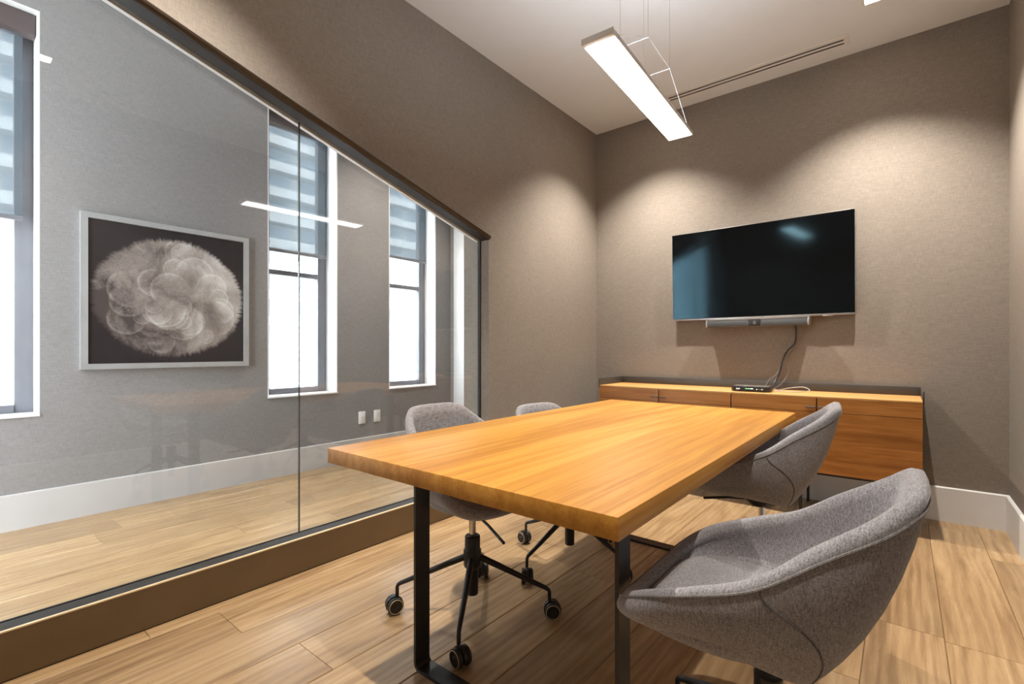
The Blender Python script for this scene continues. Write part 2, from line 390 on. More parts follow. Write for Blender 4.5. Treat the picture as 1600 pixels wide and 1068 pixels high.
WIN = [(-0.17, 0.471), (1.832, 2.469), (3.050, 3.690)]
WZ0, WZ1 = 0.668, 3.137
ww = MB()
ys = [-2.2] + [v for p in WIN for v in p] + [YE + 0.2]
for i in range(0, len(ys), 2): ww.box(XW - 0.25, XW, ys[i], ys[i + 1], 0, ZC2 + 0.3)
for a, c in WIN:
    ww.box(XW - 0.25, XW, a, c, 0, WZ0); ww.box(XW - 0.25, XW, a, c, WZ1, ZC2 + 0.3)
struct(ww.build('wall_window', M['wall2']), 'grey linen wall with tall windows in the room behind the glass', 'wall')
struct(MB().box(XW, XLB, YE2, YE2 + 0.2, 0, ZC2).build('wall_far', M['wall2']), 'grey end wall of the room behind the glass', 'wall')
NX0, NX1, NZ0, NZ1 = XW + 0.12, XLB - 0.12, 0.25, 2.75
struct(MB().box(XW, NX0, -2.2, -2.0, 0, ZC2).box(NX1, XLB, -2.2, -2.0, 0, ZC2).box(NX0, NX1, -2.2, -2.0, 0, NZ0).box(NX0, NX1, -2.2, -2.0, NZ1, ZC2).build('wall_near', M['wall2']), 'grey wall at the near end of the room behind the glass', 'wall')
struct(MB().box(-4.03, -3.86, YE2 - 0.02, YE2, 0.21, ZC2 - 0.05, 0.004).build('trim_3', M['white']), 'white upright strip on the end wall behind the glass', 'trim')  # upright white strip, slightly raised from the wall

# baseboards
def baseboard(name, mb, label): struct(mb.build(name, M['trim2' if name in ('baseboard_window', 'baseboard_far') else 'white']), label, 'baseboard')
bh, bt = 0.214, 0.016
prof = [(0, 0), (bt, 0), (bt, bh - 0.006), (bt - 0.006, bh), (0, bh)]
baseboard('baseboard_end', MB().prism([(YE - p, z) for p, z in prof], 'x', XL, XR), 'tall white baseboard below the television wall')
baseboard('baseboard_right', MB().prism([(XR - p, z) for p, z in prof], 'y', YB, YE - bt), 'tall white baseboard along the right wall')
baseboard('baseboard_left', MB().prism([(XL + p, z) for p, z in prof], 'y', YO1 + 0.02, YE - bt), 'tall white baseboard along the left wall beyond the glass')
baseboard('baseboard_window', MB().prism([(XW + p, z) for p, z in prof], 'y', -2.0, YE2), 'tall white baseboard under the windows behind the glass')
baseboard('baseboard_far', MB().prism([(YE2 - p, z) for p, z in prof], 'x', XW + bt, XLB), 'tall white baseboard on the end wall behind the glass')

# ------------------------------------------------------------------ glazed partition
g = empty('window_1', (XG, 1.2, SILL)); struct(g, 'frameless glass partition with a raked dark top channel', 'window')
def gl(y, z): return (y - 1.2, z - SILL)
JY = 1.195
for a, c in ((YO0 + 0.004, JY - 0.0025), (JY + 0.0025, YO1 - 0.006)):
    p = MB().prism([gl(a, SILL - 0.004), gl(c, SILL - 0.004), gl(c, head(c) - 0.012), gl(a, head(a) - 0.012)], 'x', -0.006, 0.006).build('pane', M['glass'], g)
MB().box(-0.0055, 0.0055, JY - 1.2 - 0.0022, JY - 1.2 + 0.0022, -0.004, head(JY) - SILL - 0.012).build('silicone_joint', M['bronze_dark'], g)
MB().box(-0.012, 0.012, YO1 - 1.2 - 0.008, YO1 - 1.2, 0, head(YO1) - SILL - 0.01).build('edge_channel', M['bronze_dark'], g)
# raked head channel
def raked(x0, x1, d0, d1, y0=YO0, y1=YO1):
    return MB().prism([gl(y0, head(y0) + d0), gl(y1, head(y1) + d0), gl(y1, head(y1) + d1), gl(y0, head(y0) + d1)], 'x', x0, x1)
raked(0.012, XL - XG + 0.004, -0.016, 0.0).build('head_channel', M['bronze_dark'], g)
rt = []
for k in range(7):
    a = math.pi / 2 * k / 6
    rt.append((XL - XG + 0.004 + 0.020 * math.sin(a), -0.016 + 0.022 * (1 - math.cos(a))))
mbn = MB(); vs = []
for y in (YO0, YO1):
    for (x, d) in rt + [(XL - XG + 0.0005, 0.0), (XL - XG + 0.0005, -0.016)]: vs.append((x,) + gl(y, head(y) + d))
n = len(rt) + 2
mbn.add(vs, [tuple(range(n)), tuple(range(n, 2 * n))[::-1]] + [(i, n + i, n + (i + 1) % n, (i + 1) % n) for i in range(n)], True)
mbn.build('head_nosing', M['bronze_head'], g)
raked(-0.030, -0.008, -0.020, -0.001).build('glazing_bead', M['white'], g)
# bronze sill panel with its edge highlight painted as a pale strip
s = empty('trim_1', (XL, 1.2, 0)); struct(s, 'dark bronze sill panel below the glass partition', 'trim')
MB().box(-0.012, 0.0, YO0 - 1.2, YO1 - 1.2, 0, SILL - 0.006, 0.0008, 1).build('panel', M['bronze'], s)
MB().box(-0.012, 0.001, YO0 - 1.2, YO1 - 1.2, SILL - 0.006, SILL, 0.0012, 2).build('edge_glint', M['rim_and_glint'], s)
MB().box(XG - XL + 0.006, -0.012, YO0 - 1.2, YO1 - 1.2, SILL - 0.012, SILL - 0.002).build('sill_top', M['bronze_dark'], s)
MB().box(XG - XL - 0.014, XG - XL - 0.006, YO0 - 1.2, YO1 - 1.2, SILL - 0.012, SILL - 0.002).build('back_ledge', M['bronze_dark'], s)

# ------------------------------------------------------------------ tall windows, roller blinds
def tall_window(i, y0, y1, zbar, mull, wlabel, blabel):
    w = empty('window_%d' % (i + 2), (XW, (y0 + y1) / 2, WZ0)); struct(w, wlabel, 'window')
    hw = (y1 - y0) / 2; H = WZ1 - WZ0; t = 0.010; D = -0.25
    for a, c in ((-hw, -hw + t), (hw - t, hw)): MB().box(D, 0.001, a, c, 0, H).build('reveal', M['white'], w)
    MB().box(D, 0.012, -hw, hw, -0.004, t, 0.002).build('reveal_sill', M['white'], w)
    MB().box(D, 0.001, -hw + t, hw - t, H - t, H).build('reveal_head', M['white'], w)
    fx0, fx1 = -0.235, -0.175; fw = 0.085
    for a, c in ((-hw + t, -hw + t + fw), (hw - t - fw, hw - t)): MB().box(fx0, fx1, a, c, t, H - t, 0.004).build('jamb_frame', M['wframe'], w)
    MB().box(fx0, fx1 + 0.012, -hw + t + fw, hw - t - fw, t, t + 0.05, 0.004).build('bottom_rail', M['wframe'], w)
    MB().box(fx0, fx1, -hw + t + fw, hw - t - fw, H - t - fw, H - t, 0.004).build('top_rail', M['wframe'], w)
    if mull:
        z = mull - WZ0; MB().box(fx0, fx1, -hw + t + fw, hw - t - fw, z - 0.022, z + 0.022, 0.004).build('transom', M['wframe'], w)
        zs = [(t + fw, z - 0.022), (z + 0.022, H - t - fw)]
    else: zs = [(t + fw, H - t - fw)]
    for a, c in zs: MB().box(-0.212, -0.204, -hw + t + fw, hw - t - fw, a, c).build('pane', M['wglass'], w)
    bl = empty('roller_blind', (XW - 0.085, (y0 + y1) / 2, zbar)); tag(bl, blabel, 'blind', 'roller blinds in the tall windows')
    HH = WZ1 - zbar - t
    MB().box(-0.045, 0.045, -hw + t + 0.004, hw - t - 0.004, HH - 0.13, HH - 0.001, 0.008).build('cassette', M['cassette'], bl)
    MB().box(-0.0085, -0.0078, -hw + t + 0.03, hw - t - 0.055, 0.01, HH - 0.12).build('fabric', M['blind'], bl)
    MB().box(-0.018, 0.002, -hw + t + 0.03, hw - t - 0.055, -0.016, 0.012, 0.004).build('bottom_bar', M['wframe'], bl)
    ch = [(-0.03, -hw + t + 0.016, HH - 0.13), (-0.03, -hw + t + 0.016, -0.35)]
    MB().tube(ch, 0.0015, 6).build('pull_chain', M['plate'], bl)
tall_window(0, *WIN[0], 1.875, None, 'tall window left of the framed artwork', 'half-drawn sheer blind in the window left of the framed artwork')
tall_window(1, *WIN[1], 1.930, 1.752, 'tall window just right of the framed artwork', 'half-drawn sheer blind in the window just right of the framed artwork')
tall_window(2, *WIN[2], 2.055, 1.760, 'tall window above the wall outlets at the far end', 'half-drawn sheer blind in the farthest window by the end wall')

w5 = empty('window_5', ((NX0 + NX1) / 2, -2.1, NZ0)); struct(w5, 'unseen wide window added at the near end of the room behind the glass', 'window')  # added out of view to brighten the room behind the glass
nw, nh = (NX1 - NX0) / 2, NZ1 - NZ0
for x in (-nw, -0.03, nw - 0.06): MB().box(x, x + 0.06, -0.04, 0.04, 0, nh, 0.004).build('mullion', M['wframe'], w5)
for z in (0, nh - 0.06): MB().box(-nw, nw, -0.038, 0.038, z, z + 0.06, 0.004).build('rail', M['wframe'], w5)
for x0, x1 in ((-nw + 0.06, -0.03), (0.03, nw - 0.06)): MB().box(x0, x1, -0.004, 0.004, 0.06, nh - 0.06).build('pane', M['wglass'], w5)

# ------------------------------------------------------------------ framed artwork
a = empty('framed_artwork', (XW, 1.162, 1.450)); tag(a, 'square framed print of a pale feathery ball on black', 'picture')
h, fw, ft = 0.508, 0.036, 0.038
def mitre(s0):
    o_, i_ = h, h - fw
    return {'t': [(-o_, o_), (o_, o_), (i_, i_), (-i_, i_)], 'b': [(-o_, -o_), (-i_, -i_), (i_, -i_), (o_, -o_)],
            'l': [(-o_, -o_), (-o_, o_), (-i_, i_), (-i_, -i_)], 'r': [(o_, -o_), (i_, -i_), (i_, i_), (o_, o_)]}[s0]
for s0 in 'tblr': MB().prism(mitre(s0), 'x', 0.0, ft).build('frame_rail', M['alu'], a)
MB().box(0.002, 0.022, -h + fw - 0.004, h - fw + 0.004, -h + fw - 0.004, h - fw + 0.004).build('print', M['print'], a)

# outlets
for y, lab, kind in ((2.73, 'white wall outlet plate nearer the framed artwork', 0), (2.905, 'white blank switch plate nearer the end wall', 1)):
    o_ = empty('wall_plate', (XW, y, 0.408)); tag(o_, lab, 'outlet')
    MB().box(0, 0.006, -0.038, 0.038, -0.060, 0.060, 0.003).build('cover', M['plate'], o_)
    MB().box(0.006, 0.0085, -0.017, 0.017, -0.034, 0.034, 0.001).build('insert', M['plate'], o_)
    if kind == 0: MB().lathe([(0.0045, 0.0085), (0.0045, 0.011), (0.003, 0.0125)], 12, axis='x').build('jack', M['greyp'], o_)
    for z in (-0.048, 0.048): MB().lathe([(0.0028, 0.005), (0.0028, 0.0068), (0.0016, 0.0072)], 8, (0, 0, z), 'x').build('screw', M['silver'], o_)

# ------------------------------------------------------------------ ceiling slot vent
v = empty('slot_diffuser', (-0.885, 3.831, ZC)); tag(v, 'long white ceiling vent with two dark slots', 'vent')
vl = 0.615
for y0, y1 in ((-0.062, -0.021), (-0.002, 0.022), (0.041, 0.062)):
    MB().box(-vl, vl, y0, y1, -0.004, 0.0, 0.001).build('frame_bar', M['white'], v)
for x0, x1 in ((-vl, -vl + 0.03), (vl - 0.03, vl)):
    for y0, y1 in ((-0.021, -0.002), (0.022, 0.041)): MB().box(x0, x1, y0, y1, -0.004, 0.0).build('end_cap', M['white'], v)
for y0, y1 in ((-0.021, -0.002), (0.022, 0.041)): MB().box(-vl + 0.03, vl - 0.03, y0, y1, -0.0015, -0.0005).build('slot', M['rubber'], v)

# ------------------------------------------------------------------ pendant lamp
PZ = 2.165
pA, pB = Vector((-0.842, 1.530)), Vector((-0.894, 2.478))
pc = (pA + pB) / 2; pl = (pB - pA).length / 2 + 0.012; pr = math.atan2((pB - pA).x, -(pB - pA).y) + math.pi
p = empty('pendant_light', (pc.x, pc.y, PZ), pr); tag(p, 'long slim white pendant light hanging over the table', 'lamp')
pw = 0.062
MB().box(-pw, pw, -pl, pl, 0.004, 0.024, 0.003).build('housing', M['white'], p)
MB().box(-pw + 0.006, pw - 0.006, -pl + 0.018, pl - 0.006, 0.0, 0.0045).build('diffuser', M['pend_lens'], p)
MB().box(-pw + 0.012, pw - 0.012, -pl + 0.03, pl - 0.03, 0.0235, 0.0255).build('added_uplight_panel', M['pend_added_up'], p)  # invented glowing panel, added to brighten the ceiling
for ye in (-pl - 0.002, pl - 0.001): MB().box(-pw - 0.001, pw + 0.001, ye, ye + 0.003, 0.002, 0.026, 0.001).build('end_plate', M['white'], p)
cz = 2.335 - PZ
for yy_, ye in ((-0.145, -pl + 0.04), (0.125, pl - 0.04)):
    MB().tube([(-0.062, yy_, cz), (0.062, yy_, cz)], 0.0016, 8).build('spreader_bar', M['greyp'], p)
    for sx in (-0.06, 0.06):
        MB().tube([(sx, yy_, cz), (sx, yy_, ZC - PZ)], 0.0009, 6).build('suspension_cable', M['silver'], p)
        MB().tube([(sx, yy_, cz), (sx * 0.85, ye, 0.024)], 0.0007, 6).build('stay_cable', M['greyp'], p)
for sx in (-0.06, 0.06): MB().tube([(sx, -0.145, cz), (sx, 0.125, cz)], 0.0006, 6).build('tie_cable', M['greyp'], p)

# ------------------------------------------------------------------ recessed square lamps
def downlight(x, y, label, power=1.0, z=ZC):
    d = empty('recessed_downlight', (x, y, z)); tag(d, label, 'lamp', 'square recessed ceiling lamps')
    o_, i_ = 0.055, 0.041
    for x0, x1, y0, y1 in ((-o_, o_, -o_, -i_), (-o_, o_, i_, o_), (-o_, -i_, -i_, i_), (i_, o_, -i_, i_)):
        MB().box(x0, x1, y0, y1, -0.005, 0.0, 0.001).build('trim_ring', M['white'], d)
    MB().box(-i_, i_, -i_, i_, -0.002, -0.0005).build('lens', M['lamp_lens'], d)
    L = bpy.data.lights.new('lamp_beam', 'SPOT'); L.energy = LAMP_W * power; L.color = (1.0, 0.92, 0.82)
    L.spot_size = R(106); L.spot_blend = 0.85; L.shadow_soft_size = 0.022
    lo = bpy.data.objects.new('lamp_beam', L); COL.objects.link(lo); lo.parent = d; lo.location = (0, 0, -0.03)
downlight(-0.13, 3.47, 'square recessed lamp at the top edge, right of the vent')
downlight(-1.60, 3.47, 'square recessed lamp hidden above the pendant near the television wall')
downlight(-0.02, 0.55, 'square recessed lamp above the camera by the right wall', 0.55)
downlight(-1.69, 0.55, 'square recessed lamp above the near end of the glass', 0.80)
downlight(-3.35, 2.85, 'added unseen square recessed lamp in front of the farthest windows, behind the glass', 0.75, ZC2 - 0.05)  # added to brighten the far end of that room

# ------------------------------------------------------------------ meeting table
TX0, TX1, TY0, TY1, TZ, TT = -1.452, -0.420, 0.839, 2.803, 0.751, 0.048
tcx, tcy = (TX0 + TX1) / 2, (TY0 + TY1) / 2
t = empty('meeting_table', (tcx, tcy, 0)); tag(t, 'long honey oak meeting table on black steel loop legs', 'table')
hx, hy = (TX1 - TX0) / 2, (TY1 - TY0) / 2
MB().box(-hx, hx, -hy, hy, TZ - TT, TZ, 0.0025, 2).build('tabletop', M['table'], t)
def loop_leg(x0, x1, z0, z1, y0, y1, th, r):
    def rr(ox, k):
        pts = []
        for cx_, cz_, a0 in ((x1 - r, z1 - r, 0), (x0 + r, z1 - r, 90), (x0 + r, z0 + r, 180), (x1 - r, z0 + r, 270)):
            for q in range(7):
                a_ = R(a0 + 15 * q); pts.append((cx_ + (r - ox) * math.cos(a_), cz_ + (r - ox) * math.sin(a_)))
        return pts
    o_, i_ = rr(0, 0), rr(th, 0); n_ = len(o_); vs = []
    for y in (y0, y1): vs += [(x, y, z) for x, z in o_] + [(x, y, z) for x, z in i_]
    fs = []
    for i in range(n_):
        j = (i + 1) % n_
        fs += [(i, j, n_ + j, n_ + i), (2 * n_ + i, 3 * n_ + i, 3 * n_ + j, 2 * n_ + j), (i, 2 * n_ + i, 2 * n_ + j, j), (n_ + i, n_ + j, 3 * n_ + j, 3 * n_ + i)]
    return MB().add(vs, fs, True)
for y0 in (1.045, 2.514):
    loop_leg(-1.270 - tcx, -0.521 - tcx, 0.0, TZ - TT, y0 - tcy, y0 + 0.06 - tcy, 0.011, 0.026).build('leg', M['black'], t)

# ------------------------------------------------------------------ credenza
CX0, CX1, CY0, CY1, CZ0, CZ1 = -1.966, 0.089, 3.585, 4.022, 0.292, 0.775
c = empty('credenza', ((CX0 + CX1) / 2, (CY0 + CY1) / 2, 0)); tag(c, 'low walnut credenza with drawers under the television', 'cabinet')
hx, hy = (CX1 - CX0) / 2, (CY1 - CY0) / 2; xc = (CX0 + CX1) / 2; ft = 0.020
MB().box(-hx + 0.003, hx - 0.003, -hy + ft, hy, CZ0 + 0.002, CZ1 - 0.012).build('body', M['tray'], c)
MB().box(-hx, hx, -hy, hy, CZ1 - 0.012, CZ1, 0.001, 1).build('top', M['credtop'], c)
for x0, x1 in ((-hx, -hx + 0.003), (hx - 0.003, hx)): MB().box(x0, x1, -hy + ft, hy, CZ0, CZ1 - 0.012).build('side_panel', M['tray'], c)
cuts = [-hx, -0.518, 0.005, 0.516, hx]; gp = 0.0036; ZD = 0.676
for i in range(4):
    a_, b_ = cuts[i] + (gp if i else 0), cuts[i + 1] - (gp if i < 3 else 0)
    dr = MB().box(a_, b_, -hy, -hy + ft - 0.002, ZD + 0.0015, CZ1 - 0.0135, 0.001, 1).build('drawer', M['walnut'], c)
    MB().box(a_, b_, -hy, -hy + ft - 0.002, CZ0, ZD - 0.0015, 0.001, 1).build('door', M['walnut'], c)
    hxp = (b_ - 0.055, b_ - 0.002) if i in (0, 2) else (a_ + 0.002, a_ + 0.055)
    MB().box(hxp[0], hxp[1], -hy - 0.022, -hy, 0.704, 0.710, 0.001, 1).build('handle', M['tray'], dr)
tr = 0.008
for nm, args in (('tray_back', (-hx - tr, hx + tr, hy - tr, hy, CZ1, 0.832)), ('tray_side', (-hx - tr, -hx, -hy, hy - tr, CZ1 - 0.02, 0.832)), ('tray_side', (hx, hx + tr, -hy, hy - tr, CZ1 - 0.02, 0.832))):
    MB().box(*args, 0.002, 2).build(nm, M['tray'], c)
for x in (-hx + 0.10, -0.52, 0.52 - 0.10, hx - 0.10):
    for y in (-hy + 0.05, hy - 0.06): MB().tube([(x, y, 0), (x, y, CZ0)], [0.0085, 0.011], 14).build('leg', M['black'], c)
MB().box(-hx + 0.08, hx - 0.08, -hy + 0.04, -hy + 0.06, CZ0 - 0.02, CZ0).build('leg_rail', M['black'], c)

# ------------------------------------------------------------------ television and soundbar
VX0, VX1, VZ0, VZ1 = -1.4946, -0.2442, 1.311, 2.021
tv = empty('television', ((VX0 + VX1) / 2, YE, VZ0)); tv.rotation_euler.x = R(2.1); tag(tv, 'large black flat television on the end wall', 'television')
hw, H = (VX1 - VX0) / 2, VZ1 - VZ0
MB().box(-hw, hw, -0.058, -0.032, 0, H, 0.003).build('casing', M['rubber'], tv)
MB().box(-hw + 0.2, hw - 0.2, -0.032, 0, 0.12, H - 0.12, 0.004).build('wall_mount', M['black'], tv)
MB().box(-hw + 0.006, hw - 0.006, -0.0595, -0.0575, 0.016, H - 0.006).build('screen', M['screen'], tv)
MB().box(-hw, hw, -0.062, -0.050, -0.001, 0.012, 0.002).build('bottom_trim', M['silver'], tv)
for x0, x1, z0, z1 in ((-hw, -hw + 0.004, 0, H), (hw - 0.004, hw, 0, H), (-hw, hw, H - 0.004, H)):
    MB().box(x0, x1, -0.0605, -0.034, z0, z1, 0.001).build('bezel', M['silver'], tv)
MB().box(hw - 0.19, hw - 0.13, -0.063, -0.052, -0.006, 0.004, 0.002).build('sensor_tab', M['silver'], tv)
MB().box(-hw + 0.30, -hw + 0.315, -0.0605, -0.05, H, H + 0.003).build('top_clip', M['silver'], tv)
sb = empty('soundbar', (-0.859, YE, 1.245)); tag(sb, 'slim grey soundbar mounted below the television', 'speaker')
MB().box(-0.352, 0.352, -0.105, -0.030, 0.0, 0.056, 0.006).build('body', M['greyp'], sb)
MB().box(-0.350, 0.350, -0.109, -0.040, 0.0525, 0.058, 0.002).build('top_edge', M['silver'], sb)
for x in (-0.2, 0.2): MB().box(x - 0.02, x + 0.02, -0.030, 0, 0.015, 0.045).build('wall_bracket', M['black'], sb)
MB().box(-0.342, -0.048, -0.1075, -0.1045, 0.006, 0.050, 0.001).build('grille', M['grille'], sb)
MB().box(0.048, 0.335, -0.1075, -0.1045, 0.006, 0.050, 0.001).build('grille', M['grille'], sb)
dp = MB().box(-0.042, 0.040, -0.108, -0.1045, 0.004, 0.054, 0.001).build('display', M['rubber'], sb)
for k in range(3): MB().box(-0.010, 0.010, -0.1086, -0.1078, 0.018 + k * 0.009, 0.021 + k * 0.009).build('display_mark', M['silver'], dp)
for x0 in (-0.354, 0.340): MB().box(x0, x0 + 0.014, -0.109, -0.030, -0.001, 0.059, 0.004).build('end_cap', M['silver'], sb)

# ------------------------------------------------------------------ set-top box and cables
bx = empty('set_top_box', (-0.832, 3.735, CZ1 + 0.0008), R(2)); tag(bx, 'small black set-top box with green lights on the credenza', 'electronics')
pf = []
for k in range(24):
    a_ = 2 * math.pi * k / 24; ex = lambda q: math.copysign(abs(q) ** 0.45, q)
    pf.append((0.128 * ex(math.cos(a_)), 0.075 * ex(math.sin(a_))))
mb = MB()
for lv, (sc_, z) in enumerate(((0.96, 0.0), (1.0, 0.008), (1.0, 0.030), (0.97, 0.036), (0.90, 0.038))): mb.v += [(x * sc_, y * sc_, z) for x, y in pf]
for lv in range(4):
    for k in range(24): mb.f.append((lv * 24 + k, lv * 24 + (k + 1) % 24, (lv + 1) * 24 + (k + 1) % 24, (lv + 1) * 24 + k)); mb.sm.append(True)
mb.f += [tuple(range(24))[::-1], tuple(range(96, 120))]; mb.sm += [False, False]
mb.build('casing', M['rubber'], bx)
MB().box(-0.112, 0.112, -0.060, 0.060, 0.0378, 0.0392, 0.0005, 1).build('top_plate', M['silver'], bx)
MB().box(-0.098, 0.098, -0.0775, -0.0745, 0.008, 0.031).build('front_panel', M['rubber'], bx)
for x, w_, z, mt in ((-0.075, 0.012, 0.020, 'led_white'), (-0.078, 0.008, 0.012, 'silver'), (-0.022, 0.004, 0.022, 'led_green'), (-0.008, 0.005, 0.022, 'led_green'), (0.012, 0.010, 0.022, 'led_white'), (0.045, 0.003, 0.019, 'led_white'), (0.064, 0.010, 0.019, 'silver'), (0.078, 0.003, 0.019, 'led_white')):
    MB().box(x - w_, x + w_, -0.0785, -0.0772, z - 0.0016, z + 0.0016).build('indicator', M[mt], bx)
def cable(name, pts, r, mat, label, per=10):
    o_ = MB().tube(catmull(pts, per), r, 8).build(name, mat); return tag(o_, label, 'cable')
sx = -0.600
cable('power_cable', [(sx, 3.975, 1.246), (sx + 0.004, 3.985, 1.20), (sx - 0.006, 4.000, 1.12), (sx - 0.055, 4.005, 1.06), (sx - 0.085, 4.000, 0.99), (sx - 0.10, 3.99, 0.91), (sx - 0.125, 3.96, 0.84), (sx - 0.128, 3.90, 0.80), (sx - 0.140, 3.818, 0.795)], 0.0062, M['rubber'], 'thick black cable from the soundbar down to the set-top box')
cable('signal_cable', [(sx - 0.008, 3.97, 1.246), (sx - 0.02, 3.985, 1.18), (sx - 0.055, 4.005, 1.11), (sx - 0.06, 4.01, 1.04), (sx - 0.10, 4.005, 0.97), (sx - 0.115, 3.99, 0.90), (sx - 0.155, 3.93, 0.855), (sx - 0.165, 3.86, 0.82), (sx - 0.175, 3.818, 0.80)], 0.0022, M['greyp'], 'thin dark wire running left of the thick black cable')
cable('signal_cable', [(sx + 0.012, 3.98, 1.246), (sx + 0.016, 3.99, 1.17), (sx - 0.02, 4.012, 1.07), (sx - 0.062, 4.012, 1.00), (sx - 0.045, 4.008, 0.92), (sx - 0.065, 3.99, 0.86), (sx - 0.09, 3.94, 0.815), (sx - 0.12, 3.822, 0.790)], 0.0018, M['greyp'], 'thin dark wire running right of the thick black cable')
cable('looped_cord', [(-0.700, 3.79, 0.795), (-0.675, 3.80, 0.788), (-0.62, 3.86, 0.800), (-0.54, 3.90, 0.808), (-0.50, 3.885, 0.788), (-0.56, 3.82, 0.7792), (-0.65, 3.775, 0.7792), (-0.700, 3.745, 0.786)], 0.0032, M['alu'], 'pale cord looping on the credenza beside the set-top box')

# ------------------------------------------------------------------ tub chairs
RIM = [(-.272, 0, .826), (-.270, .085, .824), (-.256, .140, .812), (-.212, .178, .776), (-.128, .213, .722), (-.030, .252, .655), (.085, .262, .610), (.192, .246, .568), (.248, .200, .532), (.268, .110, .511), (.272, 0, .506)]
LOW = [(-.110, 0, .432), (-.108, .060, .432), (-.100, .108, .438), (-.082, .142, .447), (-.042, .170, .463), (.022, .195, .484), (.092, .212, .498), (.182, .228, .500), (.234, .190, .489), (.252, .100, .481), (.255, 0, .480)]
SEAT = [(-.140, 0, .487), (-.138, .068, .487), (-.128, .120, .487), (-.104, .152, .487), (-.054, .184, .487), (.020, .214, .487), (.092, .222, .489), (.165, .216, .492), (.212, .172, .493), (.236, .092, .493), (.240, 0, .493)]
BUL = [.030, .030, .030, .030, .030, .028, .022, .022, .020, .014, .012]
PER = 5
def full(P):
    half = [Vector(q) for q in P]
    loop = half + [Vector((q.x, -q.y, q.z)) for q in half[-2:0:-1]]
    return catmull(loop, PER, True)
rimL, lowL, seatL = full(RIM), full(LOW), full(SEAT)
bulL = [q.x for q in catmull([(b_, 0, 0) for b_ in BUL + BUL[-2:0:-1]], PER, True)]
NL = len(rimL)
def outer(i, tt):
    i = i % NL; a_, b_ = lowL[i], rimL[i]
    nrm = Vector((b_.x - 0.03, b_.y, 0)).normalized()
    return a_.lerp(b_, tt) + nrm * bulL[i] * 4 * tt * (1 - tt) * (1.25 - 0.5 * tt)
def rim_in(i, th): 
    q = rimL[i]; nrm = Vector((q.x - 0.03, q.y, 0)).normalized()
    return q - nrm * th
mb = MB(); rings = []
pan = [(0.25, .424), (0.6, .426), (0.88, .429)]
ctr = Vector((0.05, 0, 0))
for k, z in pan: rings.append([Vector((ctr.x + (q.x - ctr.x) * k, q.y * k, z + (q.z - .432) * k * k)) for q in lowL])
for tt in (0, .06, .16, .30, .45, .60, .74, .86, .94, .985): rings.append([outer(i, tt) for i in range(NL)])
rings.append([rim_in(i, .006) + Vector((0, 0, .006)) for i in range(NL)])
rings.append([rim_in(i, .020) + Vector((0, 0, .008)) for i in range(NL)])
rings.append([rim_in(i, .033) + Vector((0, 0, .001)) for i in range(NL)])
for tt in (.10, .28, .48, .68, .85, 1.0):
    rg = []
    for i in range(NL):
        a_, b_ = rim_in(i, .038) - Vector((0, 0, .008)), seatL[i]
        nrm = Vector((a_.x - 0.03, a_.y, 0)).normalized()
        q = a_.lerp(b_, tt) + nrm * bulL[i] * 0.55 * 4 * tt * (1 - tt)
        rg.append(q)
    rings.append(rg)
for k in (0.75, 0.4, 0.12): rings.append([Vector((ctr.x + (q.x - ctr.x) * k, q.y * k, .487)) for q in seatL])
vs = [q for rg in rings for q in rg]; fs = []
for i in range(len(rings) - 1):
    for k in range(NL): fs.append((i * NL + k, i * NL + (k + 1) % NL, (i + 1) * NL + (k + 1) % NL, (i + 1) * NL + k))
fs += [tuple(range(NL))[::-1], tuple(range((len(rings) - 1) * NL, len(rings) * NL))]
me_shell = mb.add(vs, fs, True).mesh('shell', M['fabric'])
for e in me_shell.edges: e.use_edge_sharp = False
# seat cushion
mb = MB(); rg = []
for k, z in ((0.97, .488), (0.985, .496), (0.965, .505), (0.90, .5095), (0.6, .512), (0.25, .513)): rg.append([Vector((ctr.x + (q.x - ctr.x) * k, q.y * k, z)) for q in seatL])
vs = [q for r_ in rg for q in r_]; fs = []
for i in range(len(rg) - 1):
    for k in range(NL): fs.append((i * NL + k, i * NL + (k + 1) % NL, (i + 1) * NL + (k + 1) % NL, (i + 1) * NL + k))
fs += [tuple(range(NL))[::-1], tuple(range((len(rg) - 1) * NL, len(rg) * NL))]
me_cush = mb.add(vs, fs, True).mesh('seat_cushion', M['fabric'])
# rim piping, side seams
pip = []
for i in range(NL):
    q = outer(i, .955); nrm = Vector((q.x - 0.03, q.y, 0)).normalized(); pip.append(q + nrm * .0012)
me_pip = MB().tube(pip, 0.0026, 6, closed=True).mesh('rim_piping', M['piping'])
def seam_mesh(sgn):
    pts = []
    for k in range(19):
        tt = .955 * (1 - k / 18); idx = (4.9 - 2.7 * (k / 18) ** 1.7) * PER
        i0 = int(idx); fr = idx - i0
        q = outer(i0, tt).lerp(outer(i0 + 1, tt), fr); nrm = Vector((q.x - 0.03, q.y, 0)).normalized(); q = q + nrm * .0004
        pts.append((q.x, sgn * q.y, q.z))
    return MB().tube(pts, 0.0018, 6).mesh('side_seam', M['seam'])
me_seam = [seam_mesh(1), seam_mesh(-1)]
me_plate = MB().lathe([(0.030, .395), (0.055, .402), (0.075, .424), (0.075, .428)], 24).mesh('seat_plate', M['black'])
me_lever = MB().tube([(0.05, -0.01, .412), (0.13, -0.03, .400), (0.24, -0.055, .372)], 0.0055, 8).mesh('height_lever', M['black'])
me_rod = MB().lathe([(0.0135, .30), (0.0135, .400)], 20).mesh('gas_rod', M['chrome'])
me_hub = MB().lathe([(0.021, .085), (0.0235, .088), (0.0245, .19), (0.033, .196), (0.036, .205), (0.036, .262), (0.031, .270), (0.031, .318), (0.027, .323)], 24).mesh('hub', M['black'])
